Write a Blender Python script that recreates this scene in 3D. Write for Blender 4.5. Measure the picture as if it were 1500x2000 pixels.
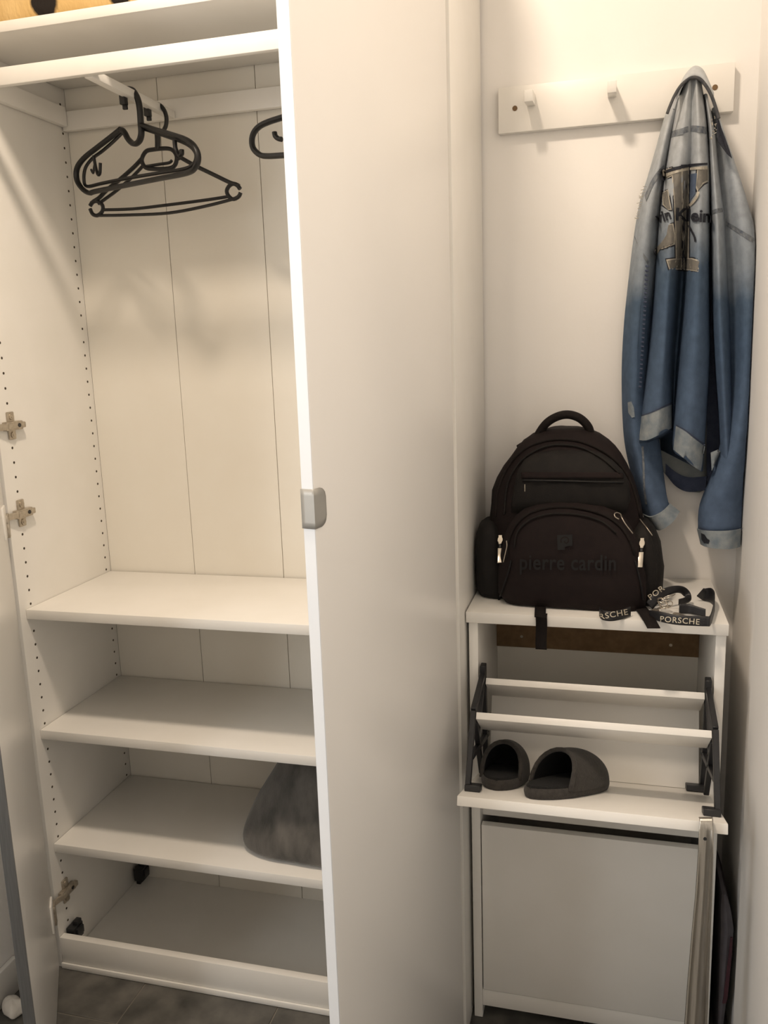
import bpy, bmesh, math, random
from mathutils import Vector, Matrix
from mathutils.bvhtree import BVHTree
random.seed(7)
S = bpy.context.scene
COL = S.collection
for o in list(bpy.data.objects): bpy.data.objects.remove(o)

# ---------------------------------------------------------------- camera
CAMP = Vector((1.27413, -1.52635, 1.44117))
RT = Vector((0.96602701, 0.25626834, -0.03344185))
DN = Vector((0.01727518, -0.19313891, -0.98101933))
FW = Vector((-0.25786311, 0.94711346, -0.19100449))
FPX = 1656.68
cd = bpy.data.cameras.new('camera'); cam = bpy.data.objects.new('camera', cd); COL.objects.link(cam)
cd.sensor_fit = 'AUTO'; cd.sensor_width = 36.0; cd.lens = FPX/2000*36; cd.clip_start = 0.02
cam.matrix_world = Matrix(((RT.x, -DN.x, -FW.x, CAMP.x), (RT.y, -DN.y, -FW.y, CAMP.y), (RT.z, -DN.z, -FW.z, CAMP.z), (0, 0, 0, 1)))
S.camera = cam
# ---------------------------------------------------------------- light, exposure
W = bpy.data.worlds.new('world'); S.world = W; W.use_nodes = True
W.node_tree.nodes['Background'].inputs[0].default_value = (1, .9, .8, 1)
W.node_tree.nodes['Background'].inputs[1].default_value = 0.05
def area(name, loc, target, size, power, color, shape='DISK', sy=None):
    l = bpy.data.lights.new(name, 'AREA'); l.energy = power; l.color = color; l.shape = shape; l.size = size
    if sy: l.size_y = sy
    o = bpy.data.objects.new(name, l); COL.objects.link(o); o.location = loc
    d = Vector(target)-Vector(loc); o.rotation_euler = d.to_track_quat('-Z', 'Y').to_euler(); return o
CEIL = 2.96
LAMP = Vector((0.80, -0.66, CEIL-0.045))
area('ceiling_lamp_light', LAMP, LAMP-Vector((0, 0, 1)), 0.19, 33.0, (1.0, .83, .66))
area('cool_fill_light', (-0.03, -1.55, 1.15), (1.5, -1.25, 1.0), 0.85, 30.0, (.94, .97, 1.0), 'RECTANGLE', 1.9)  # added cool daylight fill before the closed left wall, no doorway there
vs = S.view_settings; vs.view_transform = 'Standard'; vs.look = 'None'; vs.gamma = 1.0; vs.use_curve_mapping = False
vs.exposure = -0.38

# ---------------------------------------------------------------- helpers
def ray(u, v): return (RT*((u-750)/FPX)+DN*((v-1000)/FPX)+FW)
def aty(u, v, y): d = ray(u, v); return CAMP+d*((y-CAMP.y)/d.y)       # photo pixel -> point at depth y
def atz(u, v, z): d = ray(u, v); return CAMP+d*((z-CAMP.z)/d.z)
def atx(u, v, x): d = ray(u, v); return CAMP+d*((x-CAMP.x)/d.x)
def atpl(u, v, p, n): d = ray(u, v); return CAMP+d*((p-CAMP).dot(n)/d.dot(n))
def lin(c): return tuple(((x/255)/12.92 if x/255 <= .04045 else ((x/255+.055)/1.055)**2.4) for x in c)
def srgb(*c): return lin(c)+(1,)
def tag(o, label=None, cat=None, group=None, kind=None):
    if label: o['label'] = label
    if cat: o['category'] = cat
    if group: o['group'] = group
    if kind: o['kind'] = kind
    return o
def link(name, me, mat, parent=None):
    o = bpy.data.objects.new(name, me); COL.objects.link(o)
    if mat is not None:
        me.materials.clear(); me.materials.append(mat)
    if parent is not None:
        o.parent = parent
        o.matrix_parent_inverse = Matrix.Translation(-parent.location) if parent.type == 'EMPTY' else Matrix()
    return o
def empty(name, loc, label, cat, group=None):
    o = bpy.data.objects.new(name, None); COL.objects.link(o); o.location = loc; o.empty_display_size = .05
    return tag(o, label, cat, group)
class MB:
    def __init__(s): s.v = []; s.f = []
    def add(s, vs, fs):
        b = len(s.v); s.v += [Vector(q) for q in vs]; s.f += [tuple(i+b for i in q) for q in fs]; return s
    def box(s, x0, x1, y0, y1, z0, z1):
        return s.add([(x0,y0,z0),(x1,y0,z0),(x1,y1,z0),(x0,y1,z0),(x0,y0,z1),(x1,y0,z1),(x1,y1,z1),(x0,y1,z1)],
                     [(3,2,1,0),(4,5,6,7),(0,1,5,4),(1,2,6,5),(2,3,7,6),(3,0,4,7)])
    def obox(s, c, ax, ay, az):      # centre and three half-axis vectors
        c = Vector(c); ax = Vector(ax); ay = Vector(ay); az = Vector(az)
        P = [c+ax*i+ay*j+az*k for k in (-1,1) for (i,j) in ((-1,-1),(1,-1),(1,1),(-1,1))]
        fl = ax.cross(ay).dot(az) < 0
        F = [(3,2,1,0),(4,5,6,7),(0,1,5,4),(1,2,6,5),(2,3,7,6),(3,0,4,7)]
        return s.add(P, [tuple(reversed(q)) for q in F] if fl else F)
    def bar(s, a, b, w, t, side=(1,0,0)):   # box from a to b, width w across, thickness t along side
        a = Vector(a); b = Vector(b); d = b-a; sd = Vector(side).normalized(); n = d.normalized().cross(sd).normalized()
        return s.obox((a+b)/2, d/2, n*w/2, sd*t/2)
    def tube(s, path, r, n=8, closed=False, caps=True, flat=None):
        P = [Vector(q) for q in path]; N = len(P); R = r if isinstance(r, (list, tuple)) else [r]*N
        T = []
        for i in range(N):
            a = P[(i-1) % N] if (closed or i > 0) else P[i]; b = P[(i+1) % N] if (closed or i < N-1) else P[i]
            T.append((b-a).normalized())
        up = Vector(flat[0]).normalized() if flat else (Vector((0,0,1)) if abs(T[0].z) < .9 else Vector((1,0,0)))
        base = len(s.v)
        u = up
        for i in range(N):
            u = (up if flat else u); u = (u-T[i]*u.dot(T[i]))
            if u.length < 1e-5: u = T[i].orthogonal()
            u.normalize(); w = T[i].cross(u)
            fu, fw = (flat[1], flat[2]) if flat else (1, 1)
            for k in range(n):
                a = 2*math.pi*k/n+math.pi/n; s.v.append(P[i]+u*(math.cos(a)*R[i]*fu)+w*(math.sin(a)*R[i]*fw))
        for i in range(N if closed else N-1):
            j = (i+1) % N
            for k in range(n):
                l = (k+1) % n; s.f.append((base+i*n+k, base+i*n+l, base+j*n+l, base+j*n+k))
        if caps and not closed:
            s.f.append(tuple(base+k for k in reversed(range(n)))); s.f.append(tuple(base+(N-1)*n+k for k in range(n)))
        return s
    def loft(s, rows, closed=True, cap=True):
        b = len(s.v); n = len(rows[0])
        for r in rows: s.v += [Vector(q) for q in r]
        for i in range(len(rows)-1):
            for k in range(n if closed else n-1):
                l = (k+1) % n; s.f.append((b+i*n+k, b+i*n+l, b+(i+1)*n+l, b+(i+1)*n+k))
        if closed and cap:
            s.f.append(tuple(b+k for k in reversed(range(n)))); e = b+(len(rows)-1)*n; s.f.append(tuple(e+k for k in range(n)))
        return s
    def cyl(s, a, b, r, n=14, r2=None):
        return s.tube([a, b], [r, r if r2 is None else r2], n)
    def build(s, name, mat, parent=None, bevel=0, seg=2, smooth=False, solid=0, subd=0, label=None):
        me = bpy.data.meshes.new(name); bm = bmesh.new()
        vv = [bm.verts.new(q) for q in s.v]
        for f in s.f:
            try: bm.faces.new([vv[i] for i in f])
            except ValueError: pass
        bmesh.ops.recalc_face_normals(bm, faces=bm.faces)
        if bevel:
            ed = [e for e in bm.edges if len(e.link_faces) == 2 and e.calc_face_angle(0) > .5]
            bmesh.ops.bevel(bm, geom=ed, offset=bevel, segments=seg, affect='EDGES', profile=.5, clamp_overlap=True)
        bm.to_mesh(me); bm.free()
        if smooth or bevel:
            for q in me.polygons: q.use_smooth = True
            if bevel or smooth == 'auto': me.set_sharp_from_angle(angle=math.radians(40))
        o = link(name, me, mat, parent)
        if solid: m = o.modifiers.new('s', 'SOLIDIFY'); m.thickness = solid; m.offset = -1
        if subd: m = o.modifiers.new('u', 'SUBSURF'); m.levels = subd; m.render_levels = subd
        if label: o['label'] = label
        return o
def cat(P, n=6, closed=False):      # Catmull-Rom through points
    P = [Vector(q) for q in P]; N = len(P); out = []
    for i in range(N if closed else N-1):
        if closed: a, b, c, d = P[(i-1) % N], P[i], P[(i+1) % N], P[(i+2) % N]
        else: a, b, c, d = P[max(i-1,0)], P[i], P[i+1], P[min(i+2,N-1)]
        for k in range(n):
            t = k/n; out.append(.5*((2*b)+(c-a)*t+(2*a-5*b+4*c-d)*t*t+(3*b-a-3*c+d)*t**3))
    if not closed: out.append(P[-1])
    return out
def resample(P, n):
    L = [0]
    for a, b in zip(P, P[1:]): L.append(L[-1]+(b-a).length)
    out = []; j = 0
    for k in range(n):
        t = L[-1]*k/(n-1)
        while j < len(P)-2 and L[j+1] < t: j += 1
        out.append(P[j].lerp(P[j+1], (t-L[j])/max(L[j+1]-L[j], 1e-9)))
    return out

# ---------------------------------------------------------------- materials
def mat(name, c, rough=.5, metal=0, c2=None, scale=20, detail=4, bump=0, bscale=None, spec=.5, sheen=0, stretch=None):
    m = bpy.data.materials.new(name); m.use_nodes = True; nt = m.node_tree; b = nt.nodes['Principled BSDF']
    b.inputs['Base Color'].default_value = c; b.inputs['Roughness'].default_value = rough; b.inputs['Metallic'].default_value = metal
    b.inputs['Specular IOR Level'].default_value = spec
    if sheen: b.inputs['Sheen Weight'].default_value = sheen; b.inputs['Sheen Roughness'].default_value = .5
    tc = nt.nodes.new('ShaderNodeTexCoord'); src = tc.outputs['Object']
    if stretch:
        mp = nt.nodes.new('ShaderNodeMapping'); mp.inputs['Scale'].default_value = stretch; nt.links.new(src, mp.inputs[0]); src = mp.outputs[0]
    if c2 is not None:
        n = nt.nodes.new('ShaderNodeTexNoise'); n.inputs['Scale'].default_value = scale; n.inputs['Detail'].default_value = detail
        nt.links.new(src, n.inputs['Vector']); r = nt.nodes.new('ShaderNodeValToRGB')
        r.color_ramp.elements[0].position = .3; r.color_ramp.elements[1].position = .7
        r.color_ramp.elements[0].color = c; r.color_ramp.elements[1].color = c2
        nt.links.new(n.outputs['Fac'], r.inputs[0]); nt.links.new(r.outputs[0], b.inputs['Base Color'])
    if bump:
        n = nt.nodes.new('ShaderNodeTexNoise'); n.inputs['Scale'].default_value = bscale or scale; n.inputs['Detail'].default_value = 3
        nt.links.new(src, n.inputs['Vector']); bp = nt.nodes.new('ShaderNodeBump'); bp.inputs['Strength'].default_value = bump; bp.inputs['Distance'].default_value = .002
        nt.links.new(n.outputs['Fac'], bp.inputs['Height']); nt.links.new(bp.outputs[0], b.inputs['Normal'])
    return m
M = {}
M['wall'] = mat('wall paint', srgb(239,236,231), .75, c2=srgb(242,239,235), scale=6, bump=.08, bscale=140)
M['ceil'] = mat('ceiling paint', srgb(242,240,236), .8, c2=srgb(238,236,232), scale=5)
M['white'] = mat('white melamine', srgb(234,231,224), .38, c2=srgb(238,235,229), scale=9, bump=.03, bscale=300)
M['white_edge'] = mat('white edging', srgb(238,236,230), .4, c2=srgb(235,232,226), scale=15)
M['door'] = mat('white door foil', srgb(236,233,228), .3, c2=srgb(239,236,231), scale=4, bump=.02, bscale=60)
M['door_edge'] = mat('door edge foil', srgb(236,238,240), .35, c2=srgb(232,235,238), scale=12)  # blue-white tint holds the cool daylight falling on the free edge
M['back'] = mat('white back board', srgb(230,225,214), .5, c2=srgb(233,229,219), scale=7, bump=.02, bscale=200)
M['dark_hole'] = mat('hole shadowed bore', srgb(70,60,48), .9, c2=srgb(60,50,40), scale=100)  # shade of the pin holes and panel gaps put into the colour
M['nickel'] = mat('nickel plate', srgb(196,186,170), .32, .75, c2=srgb(170,160,146), scale=120)
M['steel'] = mat('polished steel', srgb(192,187,178), .27, 1, c2=srgb(172,167,159), scale=8, stretch=(60,60,2))
M['alu'] = mat('anodised aluminium', srgb(150,152,154), .42, .85, c2=srgb(136,138,140), scale=10, stretch=(40,40,1.5))
M['tab'] = mat('grey handle lacquer', srgb(168,166,160), .4, .25, c2=srgb(162,160,155), scale=30)
M['blackp'] = mat('black plastic', srgb(26,26,28), .45, c2=srgb(34,34,36), scale=40, bump=.05, bscale=300)
M['hanger'] = mat('black hanger plastic', srgb(14,14,15), .42, c2=srgb(20,20,21), scale=60)
M['brown'] = mat('raw hardboard', srgb(128,102,72), .8, c2=srgb(112,88,60), scale=60, bump=.15, bscale=300)
M['grout'] = mat('tile grout', srgb(132,126,116), .9, c2=srgb(118,112,104), scale=80, bump=.2, bscale=200)
M['tile'] = mat('dark slate tile', srgb(60,59,56), .5, c2=srgb(106,103,97), scale=13, detail=12, bump=.12, bscale=40)
M['felt'] = mat('charcoal felt', srgb(46,43,40), .95, c2=srgb(60,56,52), scale=160, bump=.5, bscale=400, sheen=.1)
M['plush'] = mat('black plush lining', srgb(10,10,10), 1, c2=srgb(18,18,18), scale=200, bump=.6, bscale=500)
M['pack'] = mat('dark brown nylon', srgb(26,19,19), .8, c2=srgb(31,23,22), scale=30, bump=.25, bscale=500, spec=.2)
M['pack2'] = mat('black nylon', srgb(20,18,17), .75, c2=srgb(27,24,22), scale=40, bump=.25, bscale=500, spec=.25)
M['web'] = mat('black webbing', srgb(32,26,24), .85, c2=srgb(24,20,19), scale=200, bump=.4, bscale=600, spec=.2)
M['print'] = mat('black print', srgb(9,8,9), .5, c2=srgb(12,11,12), scale=50, spec=.3)
M['lany'] = mat('black satin ribbon', srgb(16,16,19), .5, c2=srgb(24,24,28), scale=120, bump=.2, bscale=600)
M['lprint'] = mat('pale ribbon print', srgb(205,195,175), .6, c2=srgb(190,180,160), scale=90)
M['silver'] = mat('bright zip metal', srgb(215,208,196), .22, 1, c2=srgb(195,188,176), scale=80)
M['blind'] = mat('white rag cloth', srgb(222,216,206), .9, c2=srgb(206,200,190), scale=40, bump=.4, bscale=120)
M['bag'] = mat('grey bag fabric', srgb(96,92,96), .8, c2=srgb(80,76,80), scale=30, bump=.2, bscale=200)
M['maroon'] = mat('dark red bag edge', srgb(72,38,46), .75, c2=srgb(60,32,40), scale=40)
M['navy'] = mat('navy embroidery', srgb(32,35,46), .8, c2=srgb(25,28,38), scale=200, bump=.4, bscale=600)
M['cream'] = mat('frayed cream thread', srgb(186,180,166), .9, c2=srgb(158,152,140), scale=160, bump=.5, bscale=500)
M['taupe'] = mat('taupe applique', srgb(122,118,110), .9, c2=srgb(104,102,98), scale=90, bump=.3, bscale=500)
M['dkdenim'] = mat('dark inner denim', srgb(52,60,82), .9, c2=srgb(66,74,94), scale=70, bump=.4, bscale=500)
M['rim'] = mat('dark grey collar edge', srgb(54,56,62), .9, c2=srgb(80,80,80), scale=120, bump=.4, bscale=500)
M['washed'] = mat('bleached denim band', srgb(150,156,158), .9, c2=srgb(112,124,134), scale=50, bump=.4, bscale=500)
M['seam'] = mat('denim seam', srgb(82,90,102), .9, c2=srgb(132,136,138), scale=110, bump=.5, bscale=400)
M['patchblue'] = mat('blue denim patch', srgb(70,84,108), .9, c2=srgb(84,98,120), scale=60, bump=.3, bscale=500)
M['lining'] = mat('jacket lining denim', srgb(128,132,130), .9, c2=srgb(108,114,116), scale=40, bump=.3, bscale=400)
def ramp(nt, src, stops):
    r = nt.nodes.new('ShaderNodeValToRGB'); e = r.color_ramp.elements
    e[0].position, e[0].color = stops[0]; e[1].position, e[1].color = stops[-1]
    for p, c in stops[1:-1]: q = e.new(p); q.color = c
    nt.links.new(src, r.inputs[0]); return r
def denim(name='washed blue denim', tint=0.0):
    m = mat(name, srgb(90,110,135), .9, bump=.35, bscale=700, spec=.15); nt = m.node_tree; b = nt.nodes['Principled BSDF']
    g = nt.nodes.new('ShaderNodeNewGeometry'); sp = nt.nodes.new('ShaderNodeSeparateXYZ'); nt.links.new(g.outputs['Position'], sp.inputs[0])
    n = nt.nodes.new('ShaderNodeTexNoise'); n.inputs['Scale'].default_value = 14; n.inputs['Detail'].default_value = 6; nt.links.new(g.outputs['Position'], n.inputs['Vector'])
    ad = nt.nodes.new('ShaderNodeMath'); ad.operation = 'MULTIPLY_ADD'; ad.inputs[1].default_value = .09; nt.links.new(n.outputs['Fac'], ad.inputs[0]); nt.links.new(sp.outputs['Z'], ad.inputs[2])
    mr = nt.nodes.new('ShaderNodeMapRange'); mr.inputs[1].default_value = 1.02; mr.inputs[2].default_value = 2.02; nt.links.new(ad.outputs[0], mr.inputs[0])
    r = ramp(nt, mr.outputs[0], [(0, srgb(86,102,126)), (.45+tint, srgb(74,92,115)), (.53+tint, srgb(78,95,115)), (.60+tint, srgb(136,145,154)), (.74, srgb(160,166,172)), (1, srgb(186,188,188))])
    n2 = nt.nodes.new('ShaderNodeTexNoise'); n2.inputs['Scale'].default_value = 60; n2.inputs['Detail'].default_value = 5; nt.links.new(g.outputs['Position'], n2.inputs['Vector'])
    mx = nt.nodes.new('ShaderNodeMix'); mx.data_type = 'RGBA'; mx.blend_type = 'OVERLAY'; mx.inputs[0].default_value = .3
    nt.links.new(r.outputs[0], mx.inputs[6]); nt.links.new(n2.outputs['Fac'], mx.inputs[7]); nt.links.new(mx.outputs[2], b.inputs['Base Color'])
    return m
M['denim'] = denim()
M['denim_body'] = denim('washed blue denim body', .07)
def plushgrey():
    m = mat('grey velour', srgb(62,61,58), 1, c2=srgb(108,104,99), scale=16, detail=8, bump=.6, bscale=180, sheen=.25, stretch=(1.6,1,.7)); return m
M['velour'] = plushgrey()
def furmat():
    m = mat('spotted faux fur', srgb(222,190,132), 1, c2=srgb(206,172,112), scale=12, detail=8, bump=.8, bscale=160, stretch=(1,1,.35)); nt = m.node_tree; b = nt.nodes['Principled BSDF']
    base = b.inputs['Base Color'].links[0].from_socket
    g = nt.nodes.new('ShaderNodeNewGeometry'); n = nt.nodes.new('ShaderNodeTexNoise'); n.inputs['Scale'].default_value = 60; nt.links.new(g.outputs['Position'], n.inputs['Vector'])
    v = nt.nodes.new('ShaderNodeMix'); v.data_type = 'VECTOR'; v.inputs[0].default_value = .012
    nt.links.new(g.outputs['Position'], v.inputs[4]); nt.links.new(n.outputs['Color'], v.inputs[5])
    cur = base
    for (px, py, r) in ((90,2,.034), (238,-13,.028), (40,-75,.04), (160,-70,.036), (300,-80,.036), (-20,-20,.03)):
        p = aty(px, py, .04); d = nt.nodes.new('ShaderNodeVectorMath'); d.operation = 'DISTANCE'
        d.inputs[1].default_value = p*.988+Vector((.006,.006,.006)); nt.links.new(v.outputs[1], d.inputs[0])
        mr = nt.nodes.new('ShaderNodeMapRange'); mr.inputs[1].default_value = r; mr.inputs[2].default_value = r*.8; nt.links.new(d.outputs['Value'], mr.inputs[0])
        mx = nt.nodes.new('ShaderNodeMix'); mx.data_type = 'RGBA'; nt.links.new(mr.outputs[0], mx.inputs[0]); nt.links.new(cur, mx.inputs[6]); mx.inputs[7].default_value = srgb(26,20,16); cur = mx.outputs[2]
    nt.links.new(cur, b.inputs['Base Color']); return m
M['fur'] = furmat()
def emit(name, c, s):
    m = mat(name, c); b = m.node_tree.nodes['Principled BSDF']; b.inputs['Emission Color'].default_value = c; b.inputs['Emission Strength'].default_value = s; return m

# ---------------------------------------------------------------- room shell
XL, XR, YB, YN = -0.05, 1.535, 0.366, -2.6
def struct(name, mb, m, **k): return tag(mb.build(name, m, **k), kind='structure')
floor = struct('floor', MB().box(XL-.1, XR+.1, YN-.1, YB+.1, -.06, -.002), M['grout'])
gx = [.243+.332*k for k in range(-2, 5)]; gy = [.205-.332*k for k in range(-1, 10)]
for a, b in zip(gx, gx[1:]):
    for d, c in zip(gy, gy[1:]):
        x0, x1, y0, y1 = max(a+.0015, XL), min(b-.0015, XR), max(c+.0015, YN), min(d-.0015, YB)
        if x1-x0 < .01 or y1-y0 < .01: continue
        MB().box(x0, x1, y0, y1, -.006, 0).build('tile', M['tile'], floor, bevel=.0008, seg=1)
struct('wall_back', MB().box(XL-.1, XR+.1, YB, YB+.1, -.002, CEIL), M['wall'])
struct('wall_right', MB().box(XR, XR+.1, YN, YB, -.002, CEIL), M['wall'])
struct('wall_left', MB().box(XL-.1, XL, YN, YB, -.002, CEIL), M['wall'])
struct('wall_front', MB().box(XL-.1, XR+.1, YN-.1, YN, -.002, CEIL), M['wall'])
struct('ceiling', MB().box(XL-.1, XR+.1, YN-.1, YB+.1, CEIL, CEIL+.1), M['ceil'])
struct('trim_1', MB().box(1.515, XR-.0005, -.95, -.02, .0005, CEIL-.001), M['wall'], bevel=.004)
struct('baseboard_left', MB().box(XL+.0005, XL+.014, YN+.01, -.08, .0005, .085), M['white'], bevel=.004)
# ceiling lamp housing (above the frame)
t = empty('ceiling_lamp', (LAMP.x, LAMP.y, CEIL), 'round white ceiling lamp over the hallway in front of the wardrobe', 'lamp')
rim = MB(); rows = []
for r, z in ((.10, 0), (.115, -.012), (.115, -.05), (.102, -.052), (.095, -.03), (.095, -.012)):
    rows.append([(LAMP.x+r*math.cos(a*math.pi/16), LAMP.y+r*math.sin(a*math.pi/16), CEIL-.0005+z) for a in range(32)])
rim.loft(rows, cap=False).build('housing', M['white'], t, smooth='auto')

# ---------------------------------------------------------------- wardrobe
WD = empty('wardrobe', (.5, .18, 0), 'tall white open wardrobe with four shelves and both doors swung out', 'wardrobe')
H = 2.36
MB().box(0, .018, 0, .358, .001, H).build('side_panel', M['white'], WD, bevel=.0008)
MB().box(.982, 1.0, 0, .358, .001, H).build('side_panel', M['white'], WD, bevel=.0008)
MB().box(.0185, .9815, 0, .357, H-.018, H-.0005).build('top_panel', M['white'], WD, bevel=.0008)
for k in range(4):
    a = .0185+k*.24075
    MB().box(a+(.0006 if k else -.0004), a+.2400, .3576, .362, .003, H-.002).build('back_panel', M['back'], WD, bevel=.0005, seg=1)
MB().box(.001, .999, .3622, .364, .003, H-.002).build('back_backing', M['dark_hole'], WD)
MB().box(.0185, .9815, .0185, .357, .001, .009).build('bottom_panel', M['white'], WD)
pl = MB().box(.0185, .9815, 0, .018, .012, .081).build('plinth', M['white'], WD, bevel=.001)
MB().box(.0185, .9815, -.005, .0, .001, .0155).build('plinth_strip', M['white_edge'], pl, bevel=.0015)
for z in (.893, .605, .317):
    MB().box(.0188, .9812, .018, .352, z-.022, z).build('shelf', M['white'], WD, bevel=.0008)
MB().box(.0188, .9812, .002, .352, 2.057, 2.076).build('shelf', M['white'], WD, bevel=.0008)
for yy in (.037, .337):
    mb = MB()
    for n in range(-44, 27):
        z = .901-.032*n
        if any(abs(z-s+.010) < .016 for s in (.893, .605, .317, 2.076)): continue
        if yy < .1 and n in (-13, -12, -7, -6, 22, 23): continue
        mb.cyl((.0150, yy, z), (.0184, yy, z), .0029, 10)
    tag(mb.build('pin_hole', M['dark_hole'], WD), kind='stuff')
# corner brackets
def bracket(cx, cy, cz, s):
    mb = MB(); mb.obox((cx, cy, cz), (.011*s,0,0), (0,.018,0), (0,0,.018)); mb.obox((cx+.004, cy+.006, cz+.020), (.007*s,0,0), (0,.009,0), (0,0,.008))
    mb.obox((cx-.004, cy-.008, cz-.022), (.006,0,0), (0,.006,0), (0,0,.012)); mb.obox((cx+.012, cy, cz+.004), (.006,0,0), (0,.012,0), (0,0,.010))
    mb.build('corner_bracket', M['blackp'], WD, bevel=.0015)
p = aty(150, 1820, .04); bracket(.031, .042, p.z, 1)
p = aty(276, 1703, .332); bracket(p.x, .333, p.z, 1.2)
# door hinges on the left panel
for z in (2.19, 1.301, 1.109, .181):
    h = MB(); x = .0182
    h.obox((x+.0025, .038, z), (.0025,0,0), (0,.011,0), (0,0,.030)); h.obox((x+.007, .038, z), (.006,0,0), (0,.027,0), (0,0,.0095))
    h.obox((x+.009, .066, z), (.005,0,0), (0,.007,0), (0,0,.0065)); h.obox((x+.012, .030, z), (.003,0,0), (0,.014,0), (0,0,.007))
    hg = h.build('hinge', M['nickel'], WD, bevel=.0022)
    for s in (-1, 1):
        MB().cyl((x+.0045, .038, z+s*.020), (x+.0075, .038, z+s*.020), .0070, 18).cyl((x+.0073, .038, z+s*.020), (x+.0084, .038, z+s*.020), .0034, 6).build('screw', M['nickel'], hg, smooth='auto')
    MB().cyl((x+.0125, .052, z), (x+.0138, .052, z), .0045, 14).build('screw', M['blackp'], hg, smooth='auto', label='dark adjusting screw')
    MB().bar((x+.011, .016, z), (x+.004, -.016, z-.001), .014, .006, (1,.3,0)).build('hinge_arm', M['nickel'], hg, bevel=.0012)
# doors
def door(name, hx, hy, ang, side, label):
    d = Vector((math.cos(ang), -math.sin(ang), 0)); n = Vector((-d.y, d.x, 0))*side   # n points to the outer face
    a = Vector((hx, hy, 0)); L = .497; z0, z1 = .016, 2.345; up = Vector((0,0,1))
    c = a+d*(L/2-.004)+n*.009+up*(z0+z1)/2
    o = MB().obox(c, d*(L/2-.004), n*.009, up*(z1-z0)/2).build('door', M['door'], WD, bevel=.0025, seg=3, label=label)
    return o, a, d, n, L
dl, a, d, n, L = door('door', .004, -.022, math.radians(56.2), 1, 'left wardrobe door seen almost edge-on with a grey metal edge')
# n must point away from the wardrobe interior for the left door
e = a+d*(L-.001)+n*.009
MB().obox(Vector((e.x, e.y, 1.18)), d*.0035, n*.0095, Vector((0,0,1.164))).build('edge_trim', M['alu'], dl, bevel=.001)
for z in (1.109, .181):
    c = a+d*.040+n*.0198+Vector((0,0,z-.004))
    MB().obox(c, d*.022, n*.0022, Vector((0,0,.034))).build('hinge_cup', M['white_edge'], dl, bevel=.0012)
    MB().obox(a+d*.016+n*.022+Vector((0,0,z)), d*.016, n*.004, Vector((0,0,.009))).obox(a+d*.022+n*.024+Vector((0,0,z-.018)), d*.009, n*.003, Vector((0,0,.022))).build('hinge_cup_arm', M['nickel'], dl, bevel=.0012, label='nickel arm of the hinge cup')
DV = Vector((.897-.9975, -.5+.014, 0)); ang = math.atan2(-DV.y, DV.x)
dr, a, d, n, L = door('door', .9805, -.018, ang, 1, 'right wardrobe door standing open, white with a grey tab handle')
n2 = Vector((abs(n.x), n.y if n.x > 0 else -n.y, 0))
# put the outer face where the photo shows it
outer = Vector((.9975, -.014, 0))
shift = (outer-(a+n2*.018)); dr.data.transform(Matrix.Translation((a+n2*.009-(a+n*.009))+shift)); a = a+shift
MB().obox(a+d*(L-.0075)+n2*.009+Vector((0,0,1.18)), d*.0012, n2*.0088, Vector((0,0,1.162))).build('edge_band', M['door_edge'], dr, bevel=.0006, seg=1)
# tab handle wrapped round the free edge
hz = 1.235
end = a+d*(L-.008)
prof = []
for k in range(9):
    q = k/8; prof.append((q, 0))
def tabpt(u, z):   # u: arc along: end face then outer face
    w = .019
    if u < w: return end+d*.0036+n2*(u-.0005)+Vector((0,0,z))
    return end+n2*.0198-d*(u-w-.0036)+Vector((0,0,z))
mb = MB(); rows = []; U = [0,.006,.0125,.017,.019,.0205,.024,.030,.036,.041,.045,.048,.050]
hh = .0265
for u in U:
    x = max(0, (u-.034)/.016); k = hh-(.014*(1-math.sqrt(max(0, 1-min(1, x)**2))))
    rows.append([tabpt(u, hz-k+2*k*j/6) for j in range(7)])
mb.loft(rows, closed=False)
mb.build('handle', M['tab'], dr, smooth='auto', solid=.0014)
# pull-out hanger frame under the top shelf
FR = MB().box(.020, .980, .0, .014, 1.963, 1.9955).build('hanger_frame', M['white_edge'], WD, bevel=.0015, label='front rail of the pull-out clothes rail frame')
for x0 in (.0185, .966): MB().box(x0, x0+.016, .0145, .334, 1.970, 2.012).build('side_rail', M['white'], FR, bevel=.0015)
MB().box(.020, .980, .335, .350, 1.962, 2.004).build('back_rail', M['white'], FR, bevel=.0015)
for x0 in (.303, .715):
    MB().box(x0-.0095, x0+.0095, .0145, .334, 1.961, 1.978).build('cross_bar', M['white'], FR, bevel=.002)
    for yy in (.150, .245):
        q = atx(237, 203, x0-.011) if (x0 < .5 and yy < .2) else Vector((x0-.011, yy, 1.955))
        MB().obox((x0-.0095, yy, 1.956), (.006,0,0), (0,.007,0), (0,0,.009)).obox((x0-.0095, yy+.004, 1.944), (.005,0,0), (0,.003,0), (0,0,.005)).build('end_stop', M['blackp'], FR, bevel=.001)

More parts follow.
